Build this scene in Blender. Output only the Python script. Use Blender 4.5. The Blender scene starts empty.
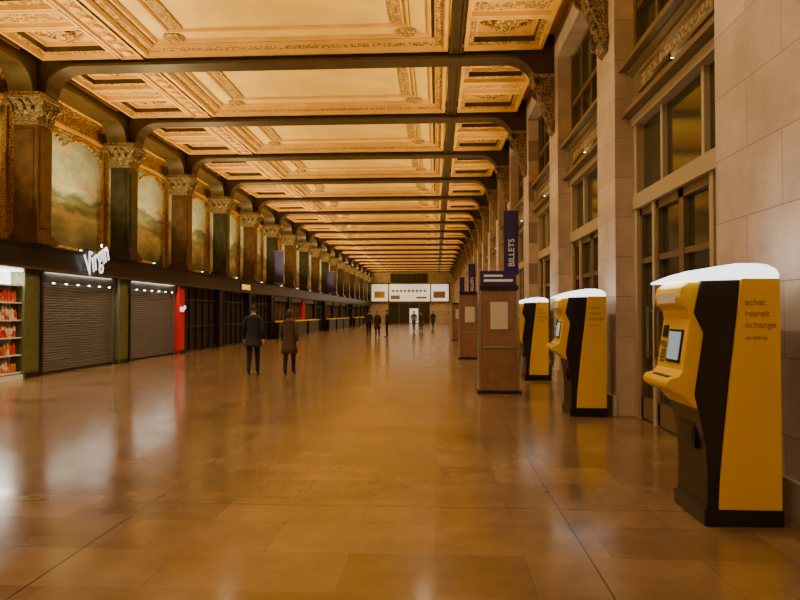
import bpy, bmesh, math, random
from mathutils import Vector, Matrix
random.seed(4)
scene = bpy.context.scene
COL = scene.collection
P = 4.75
Y0 = 15.6
KS = list(range(-4, 18))
YEND = 99.0
XL, XR = -10.0, 2.8
ZC = 8.15
ZB = 7.7

# ---------------------------------------------------------------- materials
def mat_new(name):
    m = bpy.data.materials.new(name); m.use_nodes = True
    nt = m.node_tree
    return m, nt, nt.nodes['Principled BSDF']

def simple(name, col, rough=0.5, metal=0.0, emit=0.0, ecol=None, noise=0.0, nscale=5.0, coat=0.0):
    m, nt, b = mat_new(name)
    b.inputs['Base Color'].default_value = (*col, 1)
    b.inputs['Roughness'].default_value = rough
    b.inputs['Metallic'].default_value = metal
    if coat: b.inputs['Coat Weight'].default_value = coat
    if emit:
        b.inputs['Emission Color'].default_value = (*(ecol or col), 1)
        b.inputs['Emission Strength'].default_value = emit
    if noise:
        tc = nt.nodes.new('ShaderNodeTexCoord')
        n = nt.nodes.new('ShaderNodeTexNoise'); n.inputs['Scale'].default_value = nscale
        n.inputs['Detail'].default_value = 6
        nt.links.new(tc.outputs['Object'], n.inputs['Vector'])
        cr = nt.nodes.new('ShaderNodeValToRGB')
        cr.color_ramp.elements[0].position = 0.3; cr.color_ramp.elements[1].position = 0.7
        cr.color_ramp.elements[0].color = (*[c*(1-noise) for c in col], 1)
        cr.color_ramp.elements[1].color = (*[min(1, c*(1+noise)) for c in col], 1)
        nt.links.new(n.outputs['Fac'], cr.inputs['Fac'])
        nt.links.new(cr.outputs['Color'], b.inputs['Base Color'])
    return m

def relief(name, ca, cb, scale=6.0, rough=0.45, bump=0.6, lo=0.1, hi=0.45):
    m, nt, b = mat_new(name)
    tc = nt.nodes.new('ShaderNodeTexCoord')
    v = nt.nodes.new('ShaderNodeTexVoronoi'); v.inputs['Scale'].default_value = scale
    v.feature = 'F1'
    v.inputs['Randomness'].default_value = 0.55
    nt.links.new(tc.outputs['Object'], v.inputs['Vector'])
    w = nt.nodes.new('ShaderNodeMath'); w.operation = 'SINE'
    mu = nt.nodes.new('ShaderNodeMath'); mu.operation = 'MULTIPLY'; mu.inputs[1].default_value = 11
    nt.links.new(v.outputs['Distance'], mu.inputs[0]); nt.links.new(mu.outputs[0], w.inputs[0])
    mr = nt.nodes.new('ShaderNodeMapRange'); mr.inputs[1].default_value = -1; mr.inputs[2].default_value = 1
    nt.links.new(w.outputs[0], mr.inputs[0])
    cr = nt.nodes.new('ShaderNodeValToRGB')
    cr.color_ramp.elements[0].position = lo; cr.color_ramp.elements[1].position = hi
    cr.color_ramp.elements[0].color = (*cb, 1); cr.color_ramp.elements[1].color = (*ca, 1)
    nt.links.new(mr.outputs[0], cr.inputs['Fac'])
    nt.links.new(cr.outputs['Color'], b.inputs['Base Color'])
    bp = nt.nodes.new('ShaderNodeBump'); bp.inputs['Strength'].default_value = bump; bp.inputs['Distance'].default_value = 0.03
    nt.links.new(mr.outputs[0], bp.inputs['Height']); nt.links.new(bp.outputs['Normal'], b.inputs['Normal'])
    b.inputs['Roughness'].default_value = rough
    return m

def brick_mat(name, c1, c2, cm, bw, rh, mortar, plane='yz', rough=0.6, nz=0.25, offset=0.5, floor=False):
    m, nt, b = mat_new(name)
    L = nt.links.new
    tc = nt.nodes.new('ShaderNodeTexCoord')
    sp = nt.nodes.new('ShaderNodeSeparateXYZ'); L(tc.outputs['Object'], sp.inputs[0])
    cb = nt.nodes.new('ShaderNodeCombineXYZ')
    a, c = {'yz': ('Y', 'Z'), 'xy': ('X', 'Y'), 'xz': ('X', 'Z')}[plane]
    L(sp.outputs[a], cb.inputs['X']); L(sp.outputs[c], cb.inputs['Y'])
    br = nt.nodes.new('ShaderNodeTexBrick'); br.offset = offset
    br.inputs['Scale'].default_value = 1.0
    br.inputs['Brick Width'].default_value = bw; br.inputs['Row Height'].default_value = rh
    br.inputs['Mortar Size'].default_value = mortar; br.inputs['Mortar Smooth'].default_value = 0.2
    br.inputs['Color1'].default_value = (*c1, 1); br.inputs['Color2'].default_value = (*c2, 1)
    br.inputs['Mortar'].default_value = (*cm, 1)
    L(cb.outputs[0], br.inputs['Vector'])
    n = nt.nodes.new('ShaderNodeTexNoise'); n.inputs['Scale'].default_value = 1.3; n.inputs['Detail'].default_value = 9
    n.inputs['Roughness'].default_value = 0.65
    L(tc.outputs['Object'], n.inputs['Vector'])
    mr = nt.nodes.new('ShaderNodeMapRange'); mr.inputs[1].default_value = .3; mr.inputs[2].default_value = .7
    mr.inputs[3].default_value = 1-nz; mr.inputs[4].default_value = 1+nz
    L(n.outputs['Fac'], mr.inputs[0])
    mx = nt.nodes.new('ShaderNodeVectorMath'); mx.operation = 'SCALE'
    L(br.outputs['Color'], mx.inputs[0]); L(mr.outputs[0], mx.inputs['Scale'])
    out = mx.outputs[0]
    if floor:
        b2 = nt.nodes.new('ShaderNodeTexBrick'); b2.offset = 0
        b2.inputs['Scale'].default_value = 1.0
        b2.inputs['Brick Width'].default_value = 3.4; b2.inputs['Row Height'].default_value = 4.75
        b2.inputs['Mortar Size'].default_value = 0.007; b2.inputs['Mortar Smooth'].default_value = 0.1
        ad = nt.nodes.new('ShaderNodeVectorMath'); ad.operation = 'ADD'; ad.inputs[1].default_value = (2.4+34, -5.4+47.5, 0)
        L(cb.outputs[0], ad.inputs[0]); L(ad.outputs[0], b2.inputs['Vector'])
        m2 = nt.nodes.new('ShaderNodeMix'); m2.data_type = 'RGBA'
        L(b2.outputs['Fac'], m2.inputs['Factor']); L(out, m2.inputs['A']); m2.inputs['B'].default_value = (0.05, 0.03, 0.014, 1)
        out = m2.outputs['Result']
        r = nt.nodes.new('ShaderNodeMapRange'); r.inputs[1].default_value = .3; r.inputs[2].default_value = .7
        r.inputs[3].default_value = rough-.04; r.inputs[4].default_value = rough+.05
        n3 = nt.nodes.new('ShaderNodeTexNoise'); n3.inputs['Scale'].default_value = 2.2; n3.inputs['Detail'].default_value = 4
        L(tc.outputs['Object'], n3.inputs['Vector']); L(n3.outputs['Fac'], r.inputs[0]); L(r.outputs[0], b.inputs['Roughness'])
        b.inputs['IOR'].default_value = 1.68
    else:
        b.inputs['Roughness'].default_value = rough
    bp = nt.nodes.new('ShaderNodeBump'); bp.inputs['Strength'].default_value = 0.25 if not floor else .03; bp.inputs['Distance'].default_value = 0.01
    bp.invert = True
    L(br.outputs['Fac'], bp.inputs['Height']); L(bp.outputs['Normal'], b.inputs['Normal'])
    L(out, b.inputs['Base Color'])
    return m

M = {}
M['floor'] = brick_mat('floor_stone', (.27, .165, .075), (.185, .11, .05), (.17, .10, .045), 1.15, .62, .003, 'xy', .17, .28, floor=True)
M['stone'] = brick_mat('wall_stone', (.70, .57, .47), (.55, .45, .36), (.36, .28, .21), 1.2, .62, .006, 'yz', .5, .24)
M['stoneend'] = brick_mat('end_stone', (.62, .48, .3), (.56, .42, .25), (.28, .2, .13), 1.2, .62, .007, 'xz', .55, .16)
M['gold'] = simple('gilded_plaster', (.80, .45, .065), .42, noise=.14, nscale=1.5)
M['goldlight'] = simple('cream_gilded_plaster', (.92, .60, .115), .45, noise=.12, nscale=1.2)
M['relief'] = relief('carved_gilded_relief', (.78, .46, .09), (.2, .10, .02), 7)
M['relief2'] = relief('fine_carved_relief', (.70, .40, .07), (.15, .075, .017), 13)
M['reliefol'] = relief('olive_relief', (.42, .31, .13), (.13, .09, .035), 7)
M['stonerel'] = relief('carved_stone', (.36, .25, .13), (.10, .065, .03), 12)
M['beam'] = simple('dark_bronze_beam', (.055, .034, .015), .38, noise=.3, nscale=3)
M['arch'] = simple('olive_bronze_arch', (.08, .052, .02), .35, noise=.3, nscale=3)
M['marb'] = simple('brown_marble', (.09, .045, .02), .3, noise=.4, nscale=4)
M['marg'] = simple('green_marble', (.032, .031, .018), .3, noise=.5, nscale=4)
M['cap'] = relief('capital_leaves', (.33, .24, .11), (.08, .055, .025), 14)
M['dark'] = simple('dark_fascia', (.013, .010, .009), .3)
M['black'] = simple('black_interior', (.012, .009, .007), .6)
M['glass'] = simple('night_glass', (.05, .05, .032), .1)
M['frame'] = simple('bronze_window_frame', (.17, .12, .055), .4)
M['framel'] = simple('pale_door_frame', (.50, .41, .25), .4)
M['steel'] = simple('shutter_steel', (.26, .25, .25), .4, metal=.5)
M['green'] = relief('green_studded_panel', (.15, .17, .06), (.07, .09, .03), 16, .4, .4)
M['red'] = simple('red_panel', (.65, .02, .02), .35)
M['white'] = simple('white_plastic', (.8, .8, .8), .4)
M['whitee'] = simple('lit_white', (.9, .9, .9), .4, emit=3.0, ecol=(1, .97, .9))
M['board'] = simple('lit_billboard', (.8, .72, .58), .5, emit=.7, ecol=(1, .86, .62))
M['lamp'] = simple('lamp_glow', (1, .9, .7), .4, emit=12, ecol=(1, .85, .6))
M['signw'] = simple('white_sign_letters', (.85, .85, .85), .4, emit=1.2, ecol=(1, 1, 1))
M['signo'] = simple('orange_sign_letters', (.9, .4, .05), .4, emit=2.0, ecol=(1, .4, .05))
M['yellow'] = simple('yellow_enamel', (.95, .61, .012), .3, coat=.3)
M['kblack'] = simple('kiosk_black', (.010, .011, .018), .28)
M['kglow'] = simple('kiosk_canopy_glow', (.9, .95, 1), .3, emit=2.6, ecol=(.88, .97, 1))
M['screen'] = simple('kiosk_screen', (.3, .4, .5), .2, emit=.4, ecol=(.5, .65, .8))
M['ktext'] = simple('kiosk_text_brown', (.35, .2, .03), .5)
M['blue'] = simple('blue_banner', (.035, .025, .15), .5)
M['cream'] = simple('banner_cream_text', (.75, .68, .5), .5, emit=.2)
M['brownp'] = simple('brown_stand_panel', (.27, .15, .085), .3, noise=.2)
M['paper'] = simple('notice_paper', (.72, .64, .52), .7)
M['metal'] = simple('brushed_metal', (.45, .43, .4), .3, metal=.9)
M['greysign'] = simple('grey_sign_ink', (.3, .27, .22), .5)

def mural_mat():
    m, nt, b = mat_new('painted_mural')
    L = nt.links.new
    geo = nt.nodes.new('ShaderNodeNewGeometry')
    sp = nt.nodes.new('ShaderNodeSeparateXYZ'); L(geo.outputs['Position'], sp.inputs[0])
    mp = nt.nodes.new('ShaderNodeMapping'); mp.inputs['Scale'].default_value = (1, .5, 1.1)
    L(geo.outputs['Position'], mp.inputs['Vector'])
    n = nt.nodes.new('ShaderNodeTexNoise'); n.inputs['Scale'].default_value = .9; n.inputs['Detail'].default_value = 9
    n.inputs['Roughness'].default_value = .6
    L(mp.outputs[0], n.inputs['Vector'])
    n2 = nt.nodes.new('ShaderNodeTexNoise'); n2.inputs['Scale'].default_value = 2.4; n2.inputs['Detail'].default_value = 10
    n2.inputs['Roughness'].default_value = .7
    L(mp.outputs[0], n2.inputs['Vector'])
    h = nt.nodes.new('ShaderNodeMapRange'); h.inputs[1].default_value = 3.4; h.inputs[2].default_value = 6.8
    L(sp.outputs['Z'], h.inputs[0])
    a = nt.nodes.new('ShaderNodeMath'); a.operation = 'MULTIPLY_ADD'; a.inputs[1].default_value = .75
    L(n.outputs['Fac'], a.inputs[0])
    s = nt.nodes.new('ShaderNodeMath'); s.operation = 'SUBTRACT'; s.inputs[1].default_value = .375
    L(h.outputs[0], s.inputs[0]); L(s.outputs[0], a.inputs[2])
    cr = nt.nodes.new('ShaderNodeValToRGB'); e = cr.color_ramp.elements
    e[0].position = 0; e[0].color = (.11, .11, .04, 1)
    e[1].position = 1; e[1].color = (.40, .56, .56, 1)
    for p, c in ((.16, (.32, .27, .10)), (.28, (.58, .44, .18)), (.36, (.19, .24, .09)), (.44, (.44, .41, .18)), (.5, (.16, .24, .17)), (.54, (.38, .50, .46)), (.58, (.80, .76, .55)), (.72, (.55, .70, .70)), (.85, (.66, .72, .60))):
        q = e.new(p); q.color = (*c, 1)
    L(a.outputs[0], cr.inputs['Fac'])
    mr = nt.nodes.new('ShaderNodeMapRange'); mr.inputs[1].default_value = .3; mr.inputs[2].default_value = .7
    mr.inputs[3].default_value = .6; mr.inputs[4].default_value = 1.25
    L(n2.outputs['Fac'], mr.inputs[0])
    mx = nt.nodes.new('ShaderNodeVectorMath'); mx.operation = 'SCALE'
    L(cr.outputs['Color'], mx.inputs[0]); L(mr.outputs[0], mx.inputs['Scale'])
    L(mx.outputs[0], b.inputs['Base Color']); b.inputs['Roughness'].default_value = .6
    return m
M['mural'] = mural_mat()

def products_mat():
    m, nt, b = mat_new('shelf_goods')
    L = nt.links.new
    tc = nt.nodes.new('ShaderNodeTexCoord')
    v = nt.nodes.new('ShaderNodeTexVoronoi'); v.inputs['Scale'].default_value = 7
    L(tc.outputs['Object'], v.inputs['Vector'])
    cr = nt.nodes.new('ShaderNodeValToRGB'); cr.color_ramp.interpolation = 'CONSTANT'
    e = cr.color_ramp.elements; e[0].color = (.7, .03, .02, 1); e[1].color = (.8, .75, .6, 1); e[1].position = .4
    q = e.new(.7); q.color = (.6, .25, .05, 1)
    s = nt.nodes.new('ShaderNodeSeparateColor'); L(v.outputs['Color'], s.inputs[0]); L(s.outputs[0], cr.inputs['Fac'])
    L(cr.outputs['Color'], b.inputs['Base Color'])
    return m
M['goods'] = products_mat()

# ---------------------------------------------------------------- mesh builder
class MB:
    def __init__(s): s.v = []; s.f = []; s.m = []; s.mats = []
    def mi(s, k):
        if k not in s.mats: s.mats.append(k)
        return s.mats.index(k)
    def face(s, idx, k): s.f.append(idx); s.m.append(s.mi(k))
    def box(s, x0, x1, y0, y1, z0, z1, k):
        n = len(s.v)
        s.v += [(x0,y0,z0),(x1,y0,z0),(x1,y1,z0),(x0,y1,z0),(x0,y0,z1),(x1,y0,z1),(x1,y1,z1),(x0,y1,z1)]
        for q in ((0,3,2,1),(4,5,6,7),(0,1,5,4),(1,2,6,5),(2,3,7,6),(3,0,4,7)):
            s.face([n+i for i in q], k)
    def prism(s, pts, axis, a, b, k, kcap=None):
        n = len(s.v); N = len(pts)
        def mk(p, t):
            return {'x': (t, p[0], p[1]), 'y': (p[0], t, p[1]), 'z': (p[0], p[1], t)}[axis]
        s.v += [mk(p, a) for p in pts] + [mk(p, b) for p in pts]
        for i in range(N):
            j = (i+1) % N
            s.face([n+i, n+j, n+N+j, n+N+i], k)
        s.face([n+i for i in range(N)][::-1], kcap or k); s.face([n+N+i for i in range(N)], kcap or k)
    def rect_loops(s, x0, x1, y0, y1, loops, ks, fill=None):
        n = len(s.v)
        for o, z in loops:
            s.v += [(x0+o,y0+o,z),(x1-o,y0+o,z),(x1-o,y1-o,z),(x0+o,y1-o,z)]
        for i in range(len(loops)-1):
            for j in range(4):
                a = n+i*4+j; b = n+i*4+(j+1) % 4
                s.face([a, b, b+4, a+4], ks[i])
        if fill:
            l = n+(len(loops)-1)*4
            s.face([l, l+1, l+2, l+3], fill)
    def circ(s, cx, cy, loops, k, seg=24, axis='z', fill=True, r2=None):
        n = len(s.v)
        for r, z in loops:
            for i in range(seg):
                t = 2*math.pi*i/seg
                p = (r*math.cos(t), r*math.sin(t)*(r2 or 1))
                if axis == 'z': s.v.append((cx+p[0], cy+p[1], z))
                elif axis == 'y': s.v.append((cx+p[0], z, cy+p[1]))
                else: s.v.append((z, cx+p[0], cy+p[1]))
        for i in range(len(loops)-1):
            for j in range(seg):
                a = n+i*seg+j; b = n+i*seg+(j+1) % seg
                s.face([a, b, b+seg, a+seg], k)
        if fill:
            s.face([n+j for j in range(seg)], k)
            s.face([n+(len(loops)-1)*seg+j for j in range(seg)], k)
    def mesh(s, name, recalc=True):
        me = bpy.data.meshes.new(name)
        me.from_pydata(s.v, [], s.f)
        for k in s.mats: me.materials.append(M[k])
        me.polygons.foreach_set('material_index', s.m)
        if recalc:
            bm = bmesh.new(); bm.from_mesh(me)
            bmesh.ops.recalc_face_normals(bm, faces=bm.faces)
            bm.to_mesh(me); bm.free()
        me.update()
        return me
    def obj(s, name, loc=(0,0,0), parent=None, bevel=0, recalc=True):
        return place(name, s.mesh(name, recalc), loc, parent, bevel)

def place(name, me, loc=(0,0,0), parent=None, bevel=0, rot=None):
    o = bpy.data.objects.new(name, me)
    o.location = loc
    if rot: o.rotation_euler = rot
    if parent: o.parent = parent
    COL.objects.link(o)
    if bevel:
        bv = o.modifiers.new('bevel', 'BEVEL'); bv.width = bevel; bv.segments = 2; bv.limit_method = 'ANGLE'
        bv.angle_limit = math.radians(40)
    return o

def empty(name, loc=(0,0,0), rz=0):
    o = bpy.data.objects.new(name, None); o.location = loc; o.rotation_euler = (0,0,rz); COL.objects.link(o); return o

def text(name, body, size, origin, xd, yd, key, extrude=.005, parent=None, shear=0, align='LEFT', bold=0, sx=1):
    c = bpy.data.curves.new(name, 'FONT'); c.body = body; c.size = size; c.extrude = extrude; c.shear = shear
    c.align_x = align; c.offset = bold
    t = bpy.data.objects.new(name+'_tmp', c); COL.objects.link(t)
    bpy.context.view_layer.update()
    dg = bpy.context.evaluated_depsgraph_get()
    me = bpy.data.meshes.new_from_object(t.evaluated_get(dg))
    bpy.data.objects.remove(t)
    for v in me.vertices: v.co.x *= sx
    me.materials.clear(); me.materials.append(M[key])
    o = bpy.data.objects.new(name, me); COL.objects.link(o)
    xd = Vector(xd).normalized(); yd = Vector(yd).normalized(); zd = xd.cross(yd)
    mt = Matrix((xd, yd, zd)).transposed().to_4x4(); mt.translation = Vector(origin)
    if parent: o.parent = parent
    o.matrix_basis = mt
    return o

def arc_profile(a, b, zspring, ztop, r):
    pts = []
    n = 10
    for i in range(n+1):
        t = math.pi/2*i/n
        pts.append((a + r*(1-math.cos(t)), zspring+(ztop-zspring)*math.sin(t)))
    for i in range(n+1):
        t = math.pi/2*(1-i/n)
        pts.append((b - r*(1-math.cos(t)), zspring+(ztop-zspring)*math.sin(t)))
    return pts

# ---------------------------------------------------------------- floor
b = MB(); b.box(-12.3, 3.6, -4.2, YEND+.3, -.2, 0, 'floor'); b.obj('floor')

# ---------------------------------------------------------------- walls
b = MB()
b.box(-12.3, -12.0, -4, YEND, 0, 3.25, 'black')
b.box(-11.0, -10.75, -4, YEND, 3.3, 8.3, 'gold')
b.box(-12.3, -10.05, -4, YEND, 2.95, 3.3, 'dark')
wall_left = b.obj('wall_left')

b = MB()
b.box(XR, 3.5, -4, Y0-2*P+.55, 0, 8.3, 'stone')
b.box(3.45, 3.6, Y0-2*P+.55, YEND, 0, 8.3, 'stone')
for k in range(-1, 18):
    yc = Y0+k*P
    b.box(XR, 3.45, yc-.55, yc+.55, 0, 7.5, 'stone')
for k in range(-2, 18):
    ya, yb = Y0+k*P+.55, Y0+(k+1)*P-.55
    if k == 17: yb = YEND
    b.box(3.1, 3.45, ya, yb, 4.65, 5.4, 'stone')
b.box(XR, 3.45, Y0-2*P+.55, YEND, 7.5, 8.3, 'stone')
b.obj('wall_right')

b = MB(); b.box(-12.3, 3.6, YEND, YEND+.3, 0, 8.4, 'stoneend')
b.obj('wall_far')
b = MB(); b.box(-12.3, 3.6, -4.3, -4.0, 0, 8.4, 'stoneend'); b.obj('wall_near')

# end wall features
b = MB()
b.box(-9.8, 1.9, YEND-.15, YEND-.02, 3.4, 6.0, 'board')
b.box(-10, 2.1, YEND-.25, YEND-.02, 6.0, 6.15, 'frame')
b.box(-10, 2.1, YEND-.25, YEND-.02, 3.25, 3.4, 'frame')
for x in (-10, -7.3, -.9, 1.9): b.box(x, x+.2, YEND-.25, YEND-.02, 3.25, 6.15, 'frame')
for i in range(9):
    x = -6.7+i*.6
    b.box(x, x+.4, YEND-.17, YEND-.14, 4.8, 5.15, 'greysign')
b.box(-6.9, -5.5, YEND-.17, YEND-.14, 3.7, 4.3, 'greysign')
b.box(-3, -1.4, YEND-.17, YEND-.14, 3.8, 4.1, 'greysign')
b.box(-9.4, -7.8, YEND-.17, YEND-.14, 3.9, 4.9, 'gold')
b.box(-.4, 1.4, YEND-.17, YEND-.14, 3.9, 4.9, 'brownp')
b.obj('illuminated_billboard')
b = MB()
b.box(-6.9, -1.3, YEND-.12, YEND-.02, 6.25, 7.6, 'glass')
for i in range(8): b.box(-6.95+i*.8, -6.88+i*.8, YEND-.18, YEND-.1, 6.25, 7.6, 'frame')
b.obj('window_far')
b = MB()
b.box(-7.2, -1.0, YEND-.1, YEND-.02, 0, 3.1, 'glass')
for i in range(5): b.box(-7.25+i*1.55, -7.13+i*1.55, YEND-.2, YEND-.02, 0, 3.1, 'frame')
b.box(-7.25, -.93, YEND-.22, YEND-.02, 3.1, 3.25, 'frame')
b.box(-4.0, -2.7, YEND-.16, YEND-.1, .1, 2.3, 'board')
b.obj('door_far')

# ---------------------------------------------------------------- ceiling
b = MB()
hy = P/2
b.box(-10.75, 3.4, -hy, hy, ZC+.05, ZC+.2, 'gold')
y0, y1 = -hy+.26, hy-.26
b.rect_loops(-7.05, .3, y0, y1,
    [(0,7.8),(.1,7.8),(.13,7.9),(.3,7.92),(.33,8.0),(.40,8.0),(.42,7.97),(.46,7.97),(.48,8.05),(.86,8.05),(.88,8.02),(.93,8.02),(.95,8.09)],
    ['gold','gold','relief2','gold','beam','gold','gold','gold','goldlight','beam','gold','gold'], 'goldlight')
b.box(-6.0, -5.75, y0+1.0, y1-1.0, 8.05, 8.1, 'relief2')
b.box(-1.0, -.75, y0+1.0, y1-1.0, 8.05, 8.1, 'relief2')
for sx in (-6.1, -.65):
    for sy in (y0+.62, y1-.62):
        b.circ(sx, sy, [(.24,8.1),(.24,8.0),(.17,7.97),(.1,7.99),(.06,7.95)], 'relief2', 14)
b.rect_loops(-7.65, -7.1, y0, y1, [(0,7.78),(.06,7.78),(.08,7.84),(.12,7.84)], ['gold','gold','gold'], 'relief2')
b.rect_loops(.32, .62, y0, y1, [(0,7.74),(.05,7.74),(.07,7.79)], ['beam','beam','beam'], 'beam')
for i in range(9):
    b.circ(-7.375, y0+.3+i*(y1-y0-.6)/8, [(.13,7.84),(.12,7.79),(.05,7.77)], 'gold', 10)
for (xa, xb) in ((-9.65, -7.7), (.66, 2.5)):
    for (ya, yb) in ((y0, -.42), (.42, y1)):
        b.rect_loops(xa, xb, ya, yb, [(0,7.8),(.08,7.8),(.1,7.9),(.22,7.92),(.24,8.04),(.28,8.04),(.3,8.12)],
                     ['gold','gold','relief2','beam','gold','gold'], 'gold')
        cx, cy = (xa+xb)/2, (ya+yb)/2
        rx, ry = (xb-xa)/2-.34, (yb-ya)/2-.3
        n = len(b.v)
        for f, z in ((1, 8.12), (1, 8.06), (.84, 8.06), (.82, 8.12)):
            b.v += [(cx-rx*f, cy, z), (cx, cy-ry*f, z), (cx+rx*f, cy, z), (cx, cy+ry*f, z)]
        for i in range(3):
            for j in range(4):
                q = n+i*4+j; w = n+i*4+(j+1) % 4
                b.face([q, w, w+4, q+4], 'relief2')
        b.circ(cx, cy, [(.3,8.12),(.3,8.03),(.24,8.0),(.2,8.04),(.13,8.03),(.1,7.97),(.03,7.94)], 'relief', 18)
    b.rect_loops(xa, xb, -.4, .4, [(0,7.8),(.08,7.8),(.1,7.9),(.14,7.9)], ['gold','gold','gold'], 'relief2')
ceil_me = b.mesh('ceiling_coffer_bay', recalc=False)
ceiling = empty('ceiling', (0,0,0))
for k in range(-5, 18):
    yc = Y0+(k+.5)*P
    if yc > YEND: continue
    place('coffer_bay', ceil_me, (0, yc, 0), ceiling)

# beams
b = MB()
pts = arc_profile(-9.6, 2.42, 6.98, ZB, .75)
full = [(-10.0, 8.2), (-10.0, 6.98)] + pts + [(2.8, 6.98), (2.8, 8.2)]
b.prism(full, 'y', -.17, .17, 'beam')
def offset(pts, d0):
    outer = []
    for i, p in enumerate(pts):
        q0 = pts[max(0, i-1)]; q1 = pts[min(len(pts)-1, i+1)]
        d = Vector((q1[0]-q0[0], q1[1]-q0[1])).normalized()
        outer.append((p[0]+d.y*d0, p[1]-d.x*d0))
    return outer
b.prism(pts+offset(pts, .06)[::-1], 'y', -.27, .27, 'beam')
b.box(-9.2, 2.1, -.25, .25, 8.0, 8.18, 'beam')
b.box(-9.2, 2.1, -.22, .22, 7.93, 8.0, 'gold')
beam_me = b.mesh('ceiling_beam')
WARM = (1, .79, .50)
def spot(name, loc, power, col, size, blend, parent, radius=.12):
    l = bpy.data.lights.new(name, 'SPOT'); l.energy = power; l.color = col; l.spot_size = math.radians(size)
    l.spot_blend = blend; l.shadow_soft_size = radius
    o = bpy.data.objects.new(name, l); o.location = loc; COL.objects.link(o); o.parent = parent
    return o
for k in KS:
    o = place('ceiling_beam', beam_me, (0, Y0+k*P, 0))
    for x in (-6.6, -.4):
        pw = 380
        if k <= -3: pw = 240
        spot('added_floor_fill', (x, 0, 7.58), pw, WARM, 140, .8, o, .08)  # added fill spots to brighten the floor, not fittings of the hall

# arcade arches on left
b = MB()
pts = arc_profile(-hy+.38, hy-.38, 6.98, 7.6, .7)
b.prism([(-hy, 8.2), (-hy, 6.98)] + pts + [(hy, 6.98), (hy, 8.2)], 'x', -10.3, -9.85, 'arch')
b.prism(pts+offset(pts, .07)[::-1], 'x', -10.38, -9.77, 'arch')
b.box(-9.86, -9.8, -hy+.9, hy-.9, 7.82, 7.88, 'gold')
b.box(-9.86, -9.8, -hy+.9, hy-.9, 8.02, 8.08, 'gold')
arch_me = b.mesh('arcade_arch')
for k in range(-4, 17):
    place('arcade_arch', arch_me, (0, Y0+(k+.5)*P, 0))

# murals
b = MB()
b.rect_loops(-hy+.1, hy-.1, 3.4, 6.85, [(0,0),(0,.1),(.06,.12),(.1,.09),(.13,.05)], ['relief2']*4, 'mural')
b.v = [(-10.75+v[2], v[0], v[1]) for v in b.v]
b.box(-10.75, -10.6, -hy, hy, 6.87, 6.97, 'gold')
b.box(-10.75, -10.68, -hy, hy, 6.98, 7.55, 'relief')
b.box(-10.75, -10.58, -hy, hy, 7.58, 7.7, 'gold')
for i in range(25):
    t = i/24*2-1
    b.circ(t*2.0, 6.74-.32*(1-abs(math.sin(t*math.pi))), [(.07,-10.66),(.06,-10.60),(.02,-10.58)], 'relief2', 8, axis='x')
mur_me = b.mesh('framed_mural')
for k in range(-4, 17):
    place('framed_mural', mur_me, (0, Y0+(k+.5)*P, 0))

# columns
def column_mesh(key):
    b = MB()
    X = -10.0
    b.box(X-.44, X+.40, -.42, .42, 3.3, 3.42, key)
    b.box(X-.38, X+.34, -.36, .36, 3.42, 3.52, key)
    b.box(X-.32, X+.28, -.30, .30, 3.52, 6.25, key)
    b.box(X+.28, X+.305, -.20, .20, 3.7, 6.1, key)
    b.box(X-.22, X+.18, -.325, -.30, 3.7, 6.1, key)
    b.box(X-.22, X+.18, .30, .325, 3.7, 6.1, key)
    b.box(X-.35, X+.31, -.33, .33, 6.22, 6.3, 'cap')
    n = len(b.v)
    lv = [(.30,6.3),(.31,6.5),(.35,6.7),(.42,6.84)]
    for r, z in lv:
        b.v += [(X-.02-r,-r,z),(X-.02+r,-r,z),(X-.02+r,r,z),(X-.02-r,r,z)]
    for i in range(3):
        for j in range(4):
            q = n+i*4+j; w = n+i*4+(j+1) % 4
            b.face([q, w, w+4, q+4], 'cap')
    b.box(X-.50, X+.46, -.48, .48, 6.84, 6.9, 'cap')
    b.box(X-.47, X+.43, -.45, .45, 6.9, 6.98, 'cap')
    def leaf(px, py, dx, dy, z0, h, w, out):
        n = len(b.v); tx, ty = -dy, dx
        st = [(0,.02,.8),(.35,.05,1),(.7,.09,.85),(.92,.17,.6),(1,.22,.35),(.9,.25,.2)]
        for f, o, ww in st:
            for s in (-1, 0, 1):
                oo = o*out + (.02 if s == 0 else 0)
                b.v.append((px+dx*oo+tx*s*w*ww, py+dy*oo+ty*s*w*ww, z0+h*f))
        for i in range(len(st)-1):
            for j in range(2):
                q = n+i*3+j
                b.face([q, q+1, q+4, q+3], 'cap')
    cx = X-.02
    for (dx, dy) in ((1,0),(0,-1),(0,1)):
        for s in (-.2, 0, .2):
            leaf(cx+dx*.30-dy*s, dy*.30+dx*s, dx, dy, 6.3, .26, .09, .5)
        for s in (-.1, .1):
            leaf(cx+dx*.32-dy*s, dy*.32+dx*s, dx, dy, 6.46, .3, .09, .6)
    for sx in (1, -1):
        for sy in (1, -1):
            leaf(cx+sx*.31, sy*.31, sx*.707, sy*.707, 6.4, .42, .09, .9)
            b.circ(cx+sx*.42, 6.76, [(.0,sy*.37),(.085,sy*.37),(.085,sy*.47),(.0,sy*.47)], 'cap', 12, axis='y', fill=False)
    return b.mesh('column_'+key)
cm = [column_mesh('marb'), column_mesh('marg')]
for k in KS:
    place('column', cm[k % 2], (0, Y0+k*P, 0))

# fascia
b = MB()
b.box(-10.3, -9.9, -4, YEND, 2.72, 3.24, 'dark')
b.box(-10.4, -9.84, -4, YEND, 3.24, 3.3, 'dark')
b.box(-10.3, -9.86, -4, YEND, 2.68, 2.74, 'arch')
b.obj('trim_1')

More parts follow.
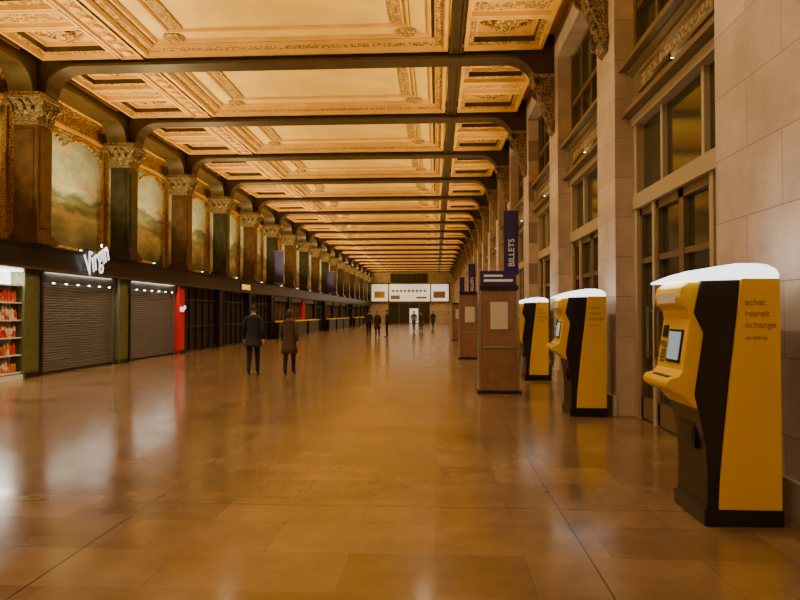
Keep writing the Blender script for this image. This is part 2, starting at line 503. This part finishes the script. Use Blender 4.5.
# piers
def pier(key):
    b = MB()
    w = .30
    b.box(-10.5, -9.98, -.36, .36, 0, .14, 'dark')
    b.box(-10.45, -10.0, -w, w, .1, 2.7, key)
    b.box(-10.48, -9.97, -.36, -w, 0, 2.7, key)
    b.box(-10.48, -9.96, w, .40, 0, 2.7, 'dark')
    b.box(-10.47, -9.97, -w, w, 2.56, 2.7, 'dark')
    return b.mesh('pier_'+key)
pm = {k: pier(k) for k in ('green', 'red', 'dark')}
for k in KS:
    key = 'green' if k in (0, 1, -1) else ('red' if k in (2, 7) else 'dark')
    o = place('storefront_pier', pm[key], (0, Y0+k*P, 0))
    if k == 2:
        text('sign_letters', 'Virgin', .26, (-9.96, -.28, 1.62), (0,.97,.25), (0,-.25,.97), 'signw', .008, o, .3)

# shutters
b = MB()
ya, yb = -hy+.42, hy-.42
n = 34
pts = []
st = (2.4-.06)/n
for i in range(n):
    pts += [(-10.2, .06+i*st), (-10.165, .06+i*st+st*.35), (-10.165, .06+i*st+st*.7), (-10.2, .06+i*st+st*.9)]
pts += [(-10.2, 2.4), (-10.24, 2.4), (-10.24, .06)]
b.prism(pts, 'y', ya, yb, 'steel')
b.box(-10.26, -10.12, ya, yb, 0, .07, 'dark')
b.box(-10.4, -10.02, ya, yb, 2.4, 2.68, 'dark')
b.box(-10.25, -10.1, ya, ya+.07, 0, 2.45, 'metal')
b.box(-10.25, -10.1, yb-.07, yb, 0, 2.45, 'metal')
for i in range(6):
    b.circ(-10.02+.0, ya+.5+i*(yb-ya-1)/5, [(.03,2.40),(.03,2.37)], 'lamp', 10)
sh_me = b.mesh('roller_shutter')
def area(name, loc, sx, sy, power, col, rot, parent=None, spread=None):
    l = bpy.data.lights.new(name, 'AREA'); l.shape = 'RECTANGLE'; l.size = sx; l.size_y = sy
    l.energy = power; l.color = col
    if spread: l.spread = math.radians(spread)
    o = bpy.data.objects.new(name, l); o.location = loc; o.rotation_euler = rot; COL.objects.link(o)
    if parent: o.parent = parent
    return o
for k in (0, 1):
    o = place('roller_shutter', sh_me, (0, Y0+(k+.5)*P, 0))
    area('shutter_lamp', (-9.95, 0, 2.66), .1, 3.4, 32, (1, .9, .74), (0, 0, 0), o)

# dark grille fronts
b = MB()
b.box(-10.22, -10.2, ya, yb, 0.05, 2.6, 'black')
for i in range(6):
    y = ya+i*(yb-ya)/5
    b.box(-10.24, -10.12, y-.035, y+.035, 0, 2.7, 'dark')
for zz in (0, 1.0, 2.1, 2.62): b.box(-10.24, -10.13, ya, yb, zz, zz+.08, 'dark')
gr_me = b.mesh('shop_window')
# counters
b = MB()
b.box(-10.9, -9.7, ya, yb, 0, 1.02, 'dark')
b.box(-10.95, -9.6, ya, yb, 1.02, 1.1, 'goldlight')
for i in range(4):
    y = ya+.3+i*1.05
    b.box(-10.2, -10.17, y-.3, y+.5, 1.3, 2.2, 'black')
    b.box(-10.22, -10.12, y-.35, y-.3, 1.1, 2.5, 'frame')
b.box(-10.25, -10.05, ya, yb, 2.35, 2.68, 'dark')
b.box(-11.0, -10.97, ya, yb, 1.15, 2.3, 'marb')
co_me = b.mesh('service_counter')
for k in range(2, 17):
    if k < 5 or k % 4 == 0:
        place('shop_window', gr_me, (0, Y0+(k+.5)*P, 0))
    else:
        place('service_counter', co_me, (0, Y0+(k+.5)*P, 0))
for k in (-4, -3, -2): place('shop_window', gr_me, (0, Y0+(k+.5)*P, 0))
e = empty('shop_display', (0, Y0-.5*P, 0))
b = MB()
yb2 = hy-.37
b.box(-10.62, -10.58, ya, yb2, 0, 2.65, 'white')
for i in range(6): b.box(-10.58, -10.02, ya, yb2, .15+i*.42, .18+i*.42, 'white')
for yy in (ya, 0, yb2-.04): b.box(-10.58, -10.3, yy, yy+.04, 0, 2.6, 'white')
b.box(-10.58, -10.0, ya, yb2, 2.6, 2.67, 'whitee')
b.box(-10.5, -9.98, ya, yb2, 0, .12, 'white')
b.obj('shelving', parent=e)
b = MB()
for i in range(5):
    for xx in (-10.12, -10.35):
        y = ya+.08
        while y < yb2-.14:
            w = random.uniform(.07, .12); h = random.uniform(.22, .34)
            b.circ(xx, y+w/2, [(w*.45,.18+i*.42),(w*.45,.18+i*.42+h*.7),(w*.2,.18+i*.42+h*.85),(w*.2,.18+i*.42+h)], 'goods', 8)
            y += w+.015
b.obj('bottles', parent=e)
area('shop_lamp', (-10.1, 0, 2.56), .3, 3.4, 120, (1, .93, .8), (0, 0, 0), e)

# shop sign on fascia
e = empty('shop_sign', (-9.78, 17.7, 2.6))
text('sign_letters', 'Virgin', .9, (0,0,0), (0,.90,.43), (0,-.43,.90), 'signw', .012, e, .3, sx=.66, bold=0)
b = MB(); b.box(-.1, -.02, .3, .36, .3, .45, 'dark'); b.box(-.1, -.02, 1.0, 1.06, .45, .65, 'dark'); b.obj('bracket', parent=e)
e = empty('service_sign', (-9.88, 32.6, 2.82))
text('sign_letters', 'SERVICES', .36, (0.012,0,0), (0,1,0), (0,0,1), 'signo', .01, e)
b = MB(); b.box(-.01, .01, -.1, 2.2, -.08, .36, 'dark'); b.obj('board', parent=e)

# ---------------------------------------------------------------- right wall joinery
b = MB()
wa, wb = -hy+.55, hy-.55
X = 3.2
b.box(X, X+.03, wa, wb, 0, 4.65, 'glass')
b.box(X-.12, X+.06, wa, wa+.16, 0, 4.63, 'framel'); b.box(X-.12, X+.06, wb-.16, wb, 0, 4.63, 'framel')
b.box(X-.14, X+.06, wa, wb, 3.2, 3.42, 'framel')
b.box(X-.16, X+.06, wa, wb, 4.5, 4.63, 'framel')
ys = [wa+.16, -.98, 0, .98, wb-.16]
for y in (-.98, .98): b.box(X-.1, X+.05, y-.05, y+.05, 0, 3.2, 'framel')
for i in range(4):
    p0, p1 = ys[i]+.05*(i in (1, 3)), ys[i+1]-.05*(i in (0, 2))
    for (q0, q1) in ((p0, p0+.08), (p1-.08, p1)): b.box(X-.07, X+.03, q0, q1, .02, 3.2, 'frame')
    b.box(X-.07, X+.03, p0, p1, .02, .32, 'frame'); b.box(X-.07, X+.03, p0, p1, 3.08, 3.2, 'frame')
    b.box(X-.06, X+.03, p0, p1, 2.35, 2.43, 'frame')
    hx = p1-.12 if i % 2 == 0 else p0+.12
    b.box(X-.15, X-.12, hx-.015, hx+.015, .95, 1.7, 'metal')
    b.box(X-.15, X-.05, hx-.01, hx+.01, 1.0, 1.03, 'metal'); b.box(X-.15, X-.05, hx-.01, hx+.01, 1.62, 1.65, 'metal')
for y in (-.7, .7): b.box(X-.07, X+.05, y-.04, y+.04, 3.42, 4.5, 'framel')
door_me = b.mesh('door')
b = MB()
b.box(X, X+.03, wa, wb, 5.45, 7.5, 'glass')
b.box(X-.1, X+.06, wa, wa+.12, 5.45, 7.5, 'frame'); b.box(X-.1, X+.06, wb-.12, wb, 5.45, 7.5, 'frame')
for y in (-.85, 0, .85): b.box(X-.07, X+.05, y-.04, y+.04, 5.45, 7.5, 'frame')
for zz in (5.45, 6.3, 7.4): b.box(X-.08, X+.05, wa, wb, zz, zz+.1, 'frame')
win_me = b.mesh('window')
b = MB()
b.rect_loops(wa, wb, 4.7, 5.38, [(0,0),(0,.12),(.06,.14),(.1,.1),(.14,.06)], ['reliefol','frame','frame','frame'], 'frame')
b.rect_loops(wa+.5, wb-.5, 4.88, 5.2, [(0,.06),(0,.1),(.05,.1),(.08,.07)], ['frame']*3, 'reliefol')
b.v = [(3.1-v[2], v[0], v[1]) for v in b.v]
b.box(2.86, 3.12, wa, wb, 5.36, 5.44, 'frame')
b.box(2.9, 3.12, wa, wb, 4.64, 4.71, 'frame')
sp_me = b.mesh('spandrel_panel')
n = 1
for k in range(-2, 17):
    yc = Y0+(k+.5)*P
    place('door_%d' % n, door_me, (0, yc, 0))
    place('window_%d' % n, win_me, (0, yc, 0))
    place('spandrel_panel', sp_me, (0, yc, 0)); n += 1

b = MB()
for k in range(-1, 18):
    yc = Y0+k*P
    b.box(XR-.05, XR, yc-.58, yc+.58, 0, .3, 'stone')
b.box(XR-.05, XR, -4, Y0-2*P+.58, 0, .3, 'stone')
b.obj('baseboard_right')

# corbels
b = MB()
pts = [(2.8,5.85),(2.72,5.9),(2.68,6.02),(2.72,6.15),(2.66,6.3),(2.55,6.5),(2.47,6.7),(2.44,6.85),(2.40,6.98),(2.3,7.05),(2.3,7.2),(2.8,7.2)]
b.prism(pts, 'y', -.2, .2, 'stonerel')
b.box(2.26, 2.8, -.28, .28, 7.14, 7.22, 'stonerel')
for s in (-1, 1):
    b.circ(2.5, 6.88, [(.0,s*.2),(.16,s*.2),(.16,s*.25),(.09,s*.26),(.09,s*.29),(0,s*.29)], 'stonerel', 16, axis='y', fill=False)
    b.circ(2.71, 6.08, [(.0,s*.2),(.09,s*.2),(.09,s*.25),(0,s*.26)], 'stonerel', 12, axis='y', fill=False)
for i in range(5):
    zz = 6.2+i*.13; xx = 2.70-i*.045
    b.circ(0, zz, [(.13-.01*i,xx+.02),(.11,xx-.06),(.04,xx-.09)], 'stonerel', 10, axis='x')
corb = b.mesh('wall_corbel')
for k in range(-3, 18): place('wall_corbel', corb, (0, Y0+k*P, 0))

# ---------------------------------------------------------------- banners
def banner(x0, x1, y, z0, z1, txt=None):
    e = empty('hanging_banner', ((x0+x1)/2, y, z0))
    w = (x1-x0)/2
    b = MB(); h = z1-z0
    b.box(-w, w, -.012, .012, 0, h, 'blue')
    for zz in (0, h):
        b.box(-w-.03, w+.12, -.02, .02, zz-.02, zz+.02, 'metal')
    b.obj('cloth', parent=e)
    if txt: text('letters', txt, w*1.15, (w*.42, -.016, h*.13), (0,0,1), (-1,0,0), 'cream', .003, e)
banner(2.24, 2.72, 21.6, 2.85, 5.0, 'BILLETS')
banner(2.24, 2.72, 45.0, 2.85, 5.0, 'BILLETS')
banner(2.24, 2.72, 62.0, 2.85, 5.0)
banner(-9.75, -9.2, 38.8, 3.4, 5.35)
banner(-9.75, -9.2, 58.0, 3.4, 5.35)

# ---------------------------------------------------------------- information stands
def stand(x, y, h=2.15, header=True, w=.78):
    e = empty('information_stand', (x, y, 0))
    b = MB()
    b.box(-w/2-.04, w/2+.04, -.24, .24, 0, .06, 'dark')
    b.box(-w/2, w/2, -.2, .2, .06, h-.1, 'brownp')
    b.box(-w/2-.01, -w/2+.04, -.22, .22, .06, h, 'metal'); b.box(w/2-.04, w/2+.01, -.22, .22, .06, h, 'metal')
    b.box(-w/2, w/2, -.22, .22, h-.1, h, 'dark')
    b.box(-w/2+.06, w/2-.06, -.215, -.2, .9, .94, 'metal')
    b.obj('body', parent=e, bevel=.008)
    b = MB()
    b.box(-.17, .17, -.208, -.2, 1.28, 1.82, 'paper'); b.obj('notice', parent=e)
    if header:
        b = MB(); b.box(-w/2+.03, w/2-.03, -.06, .06, h, h+.3, 'blue')
        b.box(-w/2+.1, w/2-.1, -.065, -.06, h+.08, h+.13, 'cream'); b.box(-w/2+.1, w/2-.3, -.065, -.06, h+.18, h+.22, 'cream')
        b.obj('header', parent=e, bevel=.01)
stand(1.25, 13.2)
stand(1.18, 23.0, 2.35, False, .74)
stand(1.6, 29.0, 2.2, True, .7)
stand(1.3, 38.0, 2.2, False, .7)

# ---------------------------------------------------------------- ticket kiosks
def kiosk_parts():
    def P2(l): return [(-u*.88, z) for u, z in l]
    parts = {}
    b = MB()
    b.prism(P2([(0,.12),(0,1.86),(.64,1.86),(.70,1.6),(.62,1.45),(.68,1.1),(.70,.98),(.66,.82),(.615,.6),(.60,.4),(.61,.12)]), 'y', -.305, .305, 'kblack')
    b.box(-.56, .02, -.32, .32, 0, .13, 'kblack')
    parts['cabinet'] = (b.mesh('kiosk_cabinet'), .012)
    b = MB()
    side = P2([(.0,.13),(.52,.13),(.505,.35),(.48,.6),(.45,.85),(.42,1.1),(.385,1.35),(.35,1.6),(.32,1.86),(.0,1.86)])
    b.prism(side, 'y', -.335, -.305, 'yellow'); b.prism(side, 'y', .305, .335, 'yellow')
    parts['side_panels'] = (b.mesh('kiosk_sides'), .006)
    b = MB()
    b.prism(P2([(.55,1.84),(.74,1.84),(.80,1.80),(.82,1.72),(.80,1.66),(.745,1.62),(.735,1.55),(.80,1.16),(.83,1.12),(.91,1.10),(.935,1.07),(.93,1.03),(.88,1.0),(.78,.96),(.70,.88),(.6,.84)]), 'y', -.285, .285, 'yellow')
    parts['console'] = (b.mesh('kiosk_console'), .012)
    o = Vector((-.735*.88, 0, 1.55)); e_ = Vector((-.80*.88, 0, 1.16))
    d = (e_-o).normalized()
    nrm = Vector((d.z, 0, -d.x))
    def panel(b, s0, s1, y0, y1, t0, t1, k):
        n = len(b.v)
        for t in (t0, t1):
            for s, y in ((s0,y0),(s1,y0),(s1,y1),(s0,y1)):
                v = o+d*s+nrm*t; b.v.append((v.x, y, v.z))
        for q in ((0,3,2,1),(4,5,6,7),(0,1,5,4),(1,2,6,5),(2,3,7,6),(3,0,4,7)): b.face([n+i for i in q], k)
    b = MB()
    panel(b, .08, .34, -.21, .07, 0, .012, 'kblack')
    panel(b, .10, .32, -.19, .05, .012, .015, 'screen')
    panel(b, .05, .15, .12, .22, 0, .01, 'kblack')
    panel(b, .18, .22, .12, .23, 0, .02, 'metal')
    for i in range(3):
        for j in range(4):
            panel(b, .25+j*.028, .27+j*.028, .12+i*.035, .145+i*.035, 0, .008, 'metal')
    b.box(-.79, -.74, -.2, .12, 1.10, 1.115, 'kblack')
    b.box(-.722, -.713, -.2, .2, 1.68, 1.76, 'white')
    parts['controls'] = (b.mesh('kiosk_controls'), 0)
    b = MB()
    b.box(-.57, -.53, -.16, .16, .55, .75, 'kblack')
    b.box(-.575, -.57, -.13, .13, .58, .72, 'dark')
    parts['ticket_tray'] = (b.mesh('kiosk_tray'), .01)
    b = MB()
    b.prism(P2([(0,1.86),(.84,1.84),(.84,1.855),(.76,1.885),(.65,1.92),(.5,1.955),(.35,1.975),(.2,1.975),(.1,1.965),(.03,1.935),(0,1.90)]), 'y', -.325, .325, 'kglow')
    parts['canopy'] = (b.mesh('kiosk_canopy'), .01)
    return parts
kp = kiosk_parts()
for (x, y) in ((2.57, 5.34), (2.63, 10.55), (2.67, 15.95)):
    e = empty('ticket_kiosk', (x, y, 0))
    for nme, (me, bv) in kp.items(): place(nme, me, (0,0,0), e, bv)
    for i, t in enumerate(('achat', 'retrait', 'échange')):
        text('side_lettering', t, .07, (-.26, -.337, 1.66-i*.085), (1,0,0), (0,0,1), 'ktext', .001, e)
    text('side_lettering', 'de billets', .045, (-.26, -.337, 1.40), (1,0,0), (0,0,1), 'ktext', .001, e)

# ---------------------------------------------------------------- people
def apply_mods(o):
    bpy.context.view_layer.update()
    dg = bpy.context.evaluated_depsgraph_get()
    me = bpy.data.meshes.new_from_object(o.evaluated_get(dg))
    o.modifiers.clear(); o.data = me
    for p in me.polygons: p.use_smooth = True
    return o

def skin(name, verts, edges, radii, roots, parent, sub=2):
    me = bpy.data.meshes.new(name); me.from_pydata(verts, edges, []); 
    o = bpy.data.objects.new(name, me); COL.objects.link(o)
    o.modifiers.new('skin', 'SKIN')
    for i, r in enumerate(radii):
        sv = me.skin_vertices[0].data[i]
        sv.radius = r if isinstance(r, tuple) else (r, r)
        sv.use_root = i in roots
    s = o.modifiers.new('sub', 'SUBSURF'); s.levels = sub; s.render_levels = sub
    apply_mods(o)
    o.parent = parent
    return o

def person(name, loc, rz, H, coat, trousers, hair, skin_c, stride=.3, female=False, coat_len=.55, bag=None):
    e = empty(name, loc, rz); s = H/1.75
    M[name+'c'] = simple(name+'_coat', coat, .8, noise=.2, nscale=20)
    M[name+'t'] = simple(name+'_trousers', trousers, .8)
    M[name+'h'] = simple(name+'_hair', hair, .6, noise=.3, nscale=40)
    M[name+'s'] = simple(name+'_skin', skin_c, .5)
    M[name+'b'] = simple(name+'_shoes', (.02,.015,.012), .35)
    M[name+'e'] = simple(name+'_eye', (.05,.04,.03), .2)
    M[name+'l'] = simple(name+'_lips', (.35,.12,.1), .5)
    sw = .165 if female else .19
    f = stride/2
    V = [(0,0,.95),(0,.0,1.12),(0,0,1.30),(0,-.01,1.44),(0,.005,1.53),(0,.015,1.58)]
    R = [(.155,.115),(.135,.10),(.16,.115),(.11,.085),(.06,.058),(.055,.055)]
    E = [(0,1),(1,2),(2,3),(3,4),(4,5)]
    ends = {}
    for sd in (-1, 1):
        n = len(V)
        ph = f*sd
        V += [(sd*.09,0,.88),(sd*.085,ph*.55+.03,.50),(sd*.08,ph-.02,.10 if sd > 0 else .13),(sd*.085,ph+.07,.045),(sd*.09,ph+.17,.035)]
        R += [(.098,.10),(.066,.068),(.046,.05),(.044,.037),(.037,.027)]
        E += [(0,n),(n,n+1),(n+1,n+2),(n+2,n+3),(n+3,n+4)]
        n = len(V)
        V += [(sd*(sw*.6),0,1.42),(sd*sw,0,1.40),(sd*(sw+.055),-.03-ph*.3,1.13),(sd*(sw+.06),.05-ph*.6,.90)]
        R += [(.075,.075),(.066,.066),(.054,.056),(.038,.038)]
        E += [(3,n),(n,n+1),(n+1,n+2),(n+2,n+3)]
        ends[sd] = V[n+3]
    V = [tuple(c*s for c in v) for v in V]; R = [(a*s, b*s) for a, b in R]
    o = skin('body', V, E, R, {0}, e)
    me = o.data; me.materials.clear()
    for k in 'ctsb': me.materials.append(M[name+k])
    for p in me.polygons:
        z = p.center.z/s; x = abs(p.center.x/s)
        if z > 1.50 and x < .1: p.material_index = 2
        elif z > .93 or (x > .19 and z > .6): p.material_index = 0
        elif z < .09: p.material_index = 3
        else: p.material_index = 1
    b = MB(); N = 24
    zb = coat_len
    lv = [(1.40,.155,.10),(1.30,.18,.125),(1.14,.158,.118),(1.0,.175,.135),(.85,.20,.155)]
    if zb < .8: lv += [((.85+zb)/2,.215,.165+f*.2),(zb,.225,.175+f*.45),(zb+.01,.20,.15+f*.42),(.86,.16,.12)]
    else: lv += [(.86,.17,.125)]
    n0 = len(b.v)
    for z, rx, ry in lv:
        for i in range(N):
            t = 2*math.pi*i/N
            w = 1+.03*math.sin(5*t)*(1.2-z if z < 1.1 else 0)*2
            b.v.append((rx*math.cos(t)*w*s, (ry*math.sin(t)*w+ (-.005))*s, z*s))
    for i in range(len(lv)-1):
        for j in range(N):
            a = n0+i*N+j; c = n0+i*N+(j+1) % N
            b.face([a, c, c+N, a+N], name+'c')
    n0 = len(b.v)
    for z, r in ((1.42,.10),(1.50,.078),(1.52,.085),(1.47,.115),(1.42,.125)):
        for i in range(16):
            t = 2*math.pi*i/16
            b.v.append((r*1.05*math.cos(t)*s, (r*math.sin(t)+.0)*s, z*s))
    for i in range(4):
        for j in range(16):
            a = n0+i*16+j; c = n0+i*16+(j+1) % 16
            b.face([a, c, c+16, a+16], name+'c')
    co = b.obj('coat', parent=e)
    for p in co.data.polygons: p.use_smooth = True
    for sd in (-1, 1):
        wx, wy, wz = ends[sd]
        hv, he, hr, roots = [], [], [], set()
        hv += [(wx,wy,wz+.01),(wx,wy+.008,wz-.04),(wx,wy+.014,wz-.085)]
        hr += [(.026,.02),(.038,.017),(.036,.014)]; he += [(0,1),(1,2)]; roots.add(0)
        for i, (off, ln) in enumerate(((.03,.068),(.01,.078),(-.01,.072),(-.03,.056))):
            n = len(hv)
            hv += [(wx,wy+.012+off*.9,wz-.08),(wx-sd*.004,wy+.016+off,wz-.085-ln*.45),(wx-sd*.014,wy+.014+off,wz-.085-ln*.8),(wx-sd*.026,wy+.010+off,wz-.085-ln)]
            hr += [.0095,.009,.008,.0065]; he += [(n,n+1),(n+1,n+2),(n+2,n+3)]; roots.add(n)
        n = len(hv)
        hv += [(wx,wy+.02,wz-.035),(wx-sd*.012,wy+.05,wz-.06),(wx-sd*.02,wy+.06,wz-.09)]
        hr += [.012,.0105,.008]; he += [(n,n+1),(n+1,n+2)]; roots.add(n)
        hv = [tuple(c*s for c in v) for v in hv]
        hr = [tuple(c*s for c in r) if isinstance(r, tuple) else (r*s, r*s) for r in hr]
        ho = skin('hand', hv, he, hr, roots, e, 1)
        ho.data.materials.clear(); ho.data.materials.append(M[name+'s'])
    bm = bmesh.new(); bmesh.ops.create_uvsphere(bm, u_segments=28, v_segments=20, radius=1)
    for v in bm.verts:
        x, y, z = v.co
        X_, Y_, Z_ = x*.076, y*.096, z*.118
        if z < 0:
            X_ *= 1-.32*(-z)**1.5; 
            if y < 0: Y_ *= 1-.35*(-z)
        if y > .7 and abs(x) < .2 and -.35 < z < .12: Y_ += .018*(1-abs(x)/.2)*(1-abs(z+.18)/.35)
        if y > .6 and abs(z-.05) < .1 and .2 < abs(x) < .55: Y_ -= .006
        v.co = (X_, Y_+.02, Z_+1.645)
    for v in bm.verts: v.co *= s
    me = bpy.data.meshes.new('head'); bm.to_mesh(me); bm.free()
    me.materials.append(M[name+'s'])
    for p in me.polygons: p.use_smooth = True
    place('head', me, parent=e)
    b = MB()
    for sd in (-1, 1):
        b.circ(0, 0, [(.001,sd*.069),(.02,sd*.072),(.026,sd*.078),(.02,sd*.084),(.008,sd*.08)], name+'s', 12, axis='x', r2=1.35)
    b.v = [(x, y+.015, z+1.64) for x, y, z in b.v]
    for sd in (-1, 1):
        b.circ(sd*.03, 1.652, [(.010,.098),(.009,.109),(.003,.111)], name+'e', 10, axis='y', r2=.6)
    b.circ(0, 1.585, [(.022,.098),(.02,.108),(.01,.111)], name+'l', 12, axis='y', r2=.3)
    b.v = [tuple(c*s for c in v) for v in b.v]
    fo = b.obj('face_features', parent=e)
    bm = bmesh.new(); bmesh.ops.create_uvsphere(bm, u_segments=24, v_segments=16, radius=1)
    kill = []
    for v in bm.verts:
        x, y, z = v.co
        low = -.75 if female else -.35
        if (y > .35 and z < .35) or z < low or (y > .0 and z < -.1 and not female) or (y > .25 and z < 0): kill.append(v); 
        X_, Y_, Z_ = x*.084, y*.104, z*.124
        if female and z < -.1: Z_ *= 1.55; 
        v.co = (X_*s, (Y_+.014)*s, (Z_+1.652)*s)
    bmesh.ops.delete(bm, geom=kill, context='VERTS')
    me = bpy.data.meshes.new('hair'); bm.to_mesh(me); bm.free(); me.materials.append(M[name+'h'])
    for p in me.polygons: p.use_smooth = True
    ho = place('hair', me, parent=e)
    so = ho.modifiers.new('solid', 'SOLIDIFY'); so.thickness = .012
    return e
SK = (.5, .3, .2)
person('walking_man', (-4.72, 16.6, 0), .1, 1.80, (.012,.011,.012), (.012,.012,.014), (.03,.02,.012), SK, .34, False, .72)
person('walking_woman', (-3.80, 16.7, 0), -.05, 1.68, (.07,.034,.018), (.03,.018,.012), (.05,.025,.012), SK, .28, True, .58)
person('standing_man', (-4.35, 42.0, 0), .2, 1.78, (.012,.012,.014), (.015,.015,.02), (.03,.02,.015), SK, .1, False, .8)
person('standing_woman', (-3.75, 41.6, 0), 2.9, 1.72, (.03,.015,.012), (.015,.015,.02), (.03,.02,.015), SK, .22, True, .6)
person('waiting_man', (-3.2, 42.6, 0), 1.5, 1.80, (.02,.015,.012), (.02,.015,.02), (.03,.02,.015), SK, .1, False, .8)
person('distant_traveller', (-1.9, 56.0, 0), 0.2, 1.78, (.12,.14,.15), (.03,.03,.05), (.04,.03,.02), SK, .3, False, .8)
person('distant_woman', (-1.3, 57.0, 0), 3.0, 1.68, (.05,.03,.03), (.02,.02,.02), (.04,.03,.02), SK, .3, True, .6)
person('distant_man', (-.3, 66.0, 0), .4, 1.78, (.03,.02,.02), (.02,.02,.02), (.04,.03,.02), SK, .3, False, .7)

# ---------------------------------------------------------------- lights
b = MB()
b.box(-.06, .06, -.3, .3, 0, .05, 'dark'); b.box(-.07, -.05, -.3, .3, .05, .12, 'dark'); b.box(.05, .07, -.3, .3, .05, .12, 'dark')
b.box(-.05, .05, -.28, .28, .05, .065, 'lamp')
up_me = b.mesh('uplight')
UPW = (1, .71, .28)
for k in range(-4, 17):
    yc = Y0+(k+.5)*P
    o = place('cornice_uplight', up_me, (-9.95, yc, 3.3))
    area('uplight_lamp', (0.02, 0, .16), .15, 1.6, 245, UPW, (math.radians(180), math.radians(30), 0), o, 130)
    if k >= -2:
        o = place('added_sill_fill', up_me, (2.96, yc, 4.71))  # invented housing on the door ledge, carries the fill for the right side
        area('uplight_lamp', (-.2, 0, .10), .15, 1.6, 95, UPW, (math.radians(180), math.radians(-50), 0), o, 100)  # added light to brighten the right part of the ceiling, no known source

w = bpy.data.worlds.new('world'); scene.world = w; w.use_nodes = True
w.node_tree.nodes['Background'].inputs[0].default_value = (.02, .02, .035, 1)
w.node_tree.nodes['Background'].inputs[1].default_value = .5

# ---------------------------------------------------------------- camera
cam = bpy.data.cameras.new('camera'); cam.sensor_width = 36; cam.lens = 29.25; cam.clip_end = 300
co = bpy.data.objects.new('camera', cam); COL.objects.link(co)
co.location = (0, 0, 1.6)
co.rotation_euler = (math.radians(90+1.15), 0, math.radians(3.17))
scene.camera = co
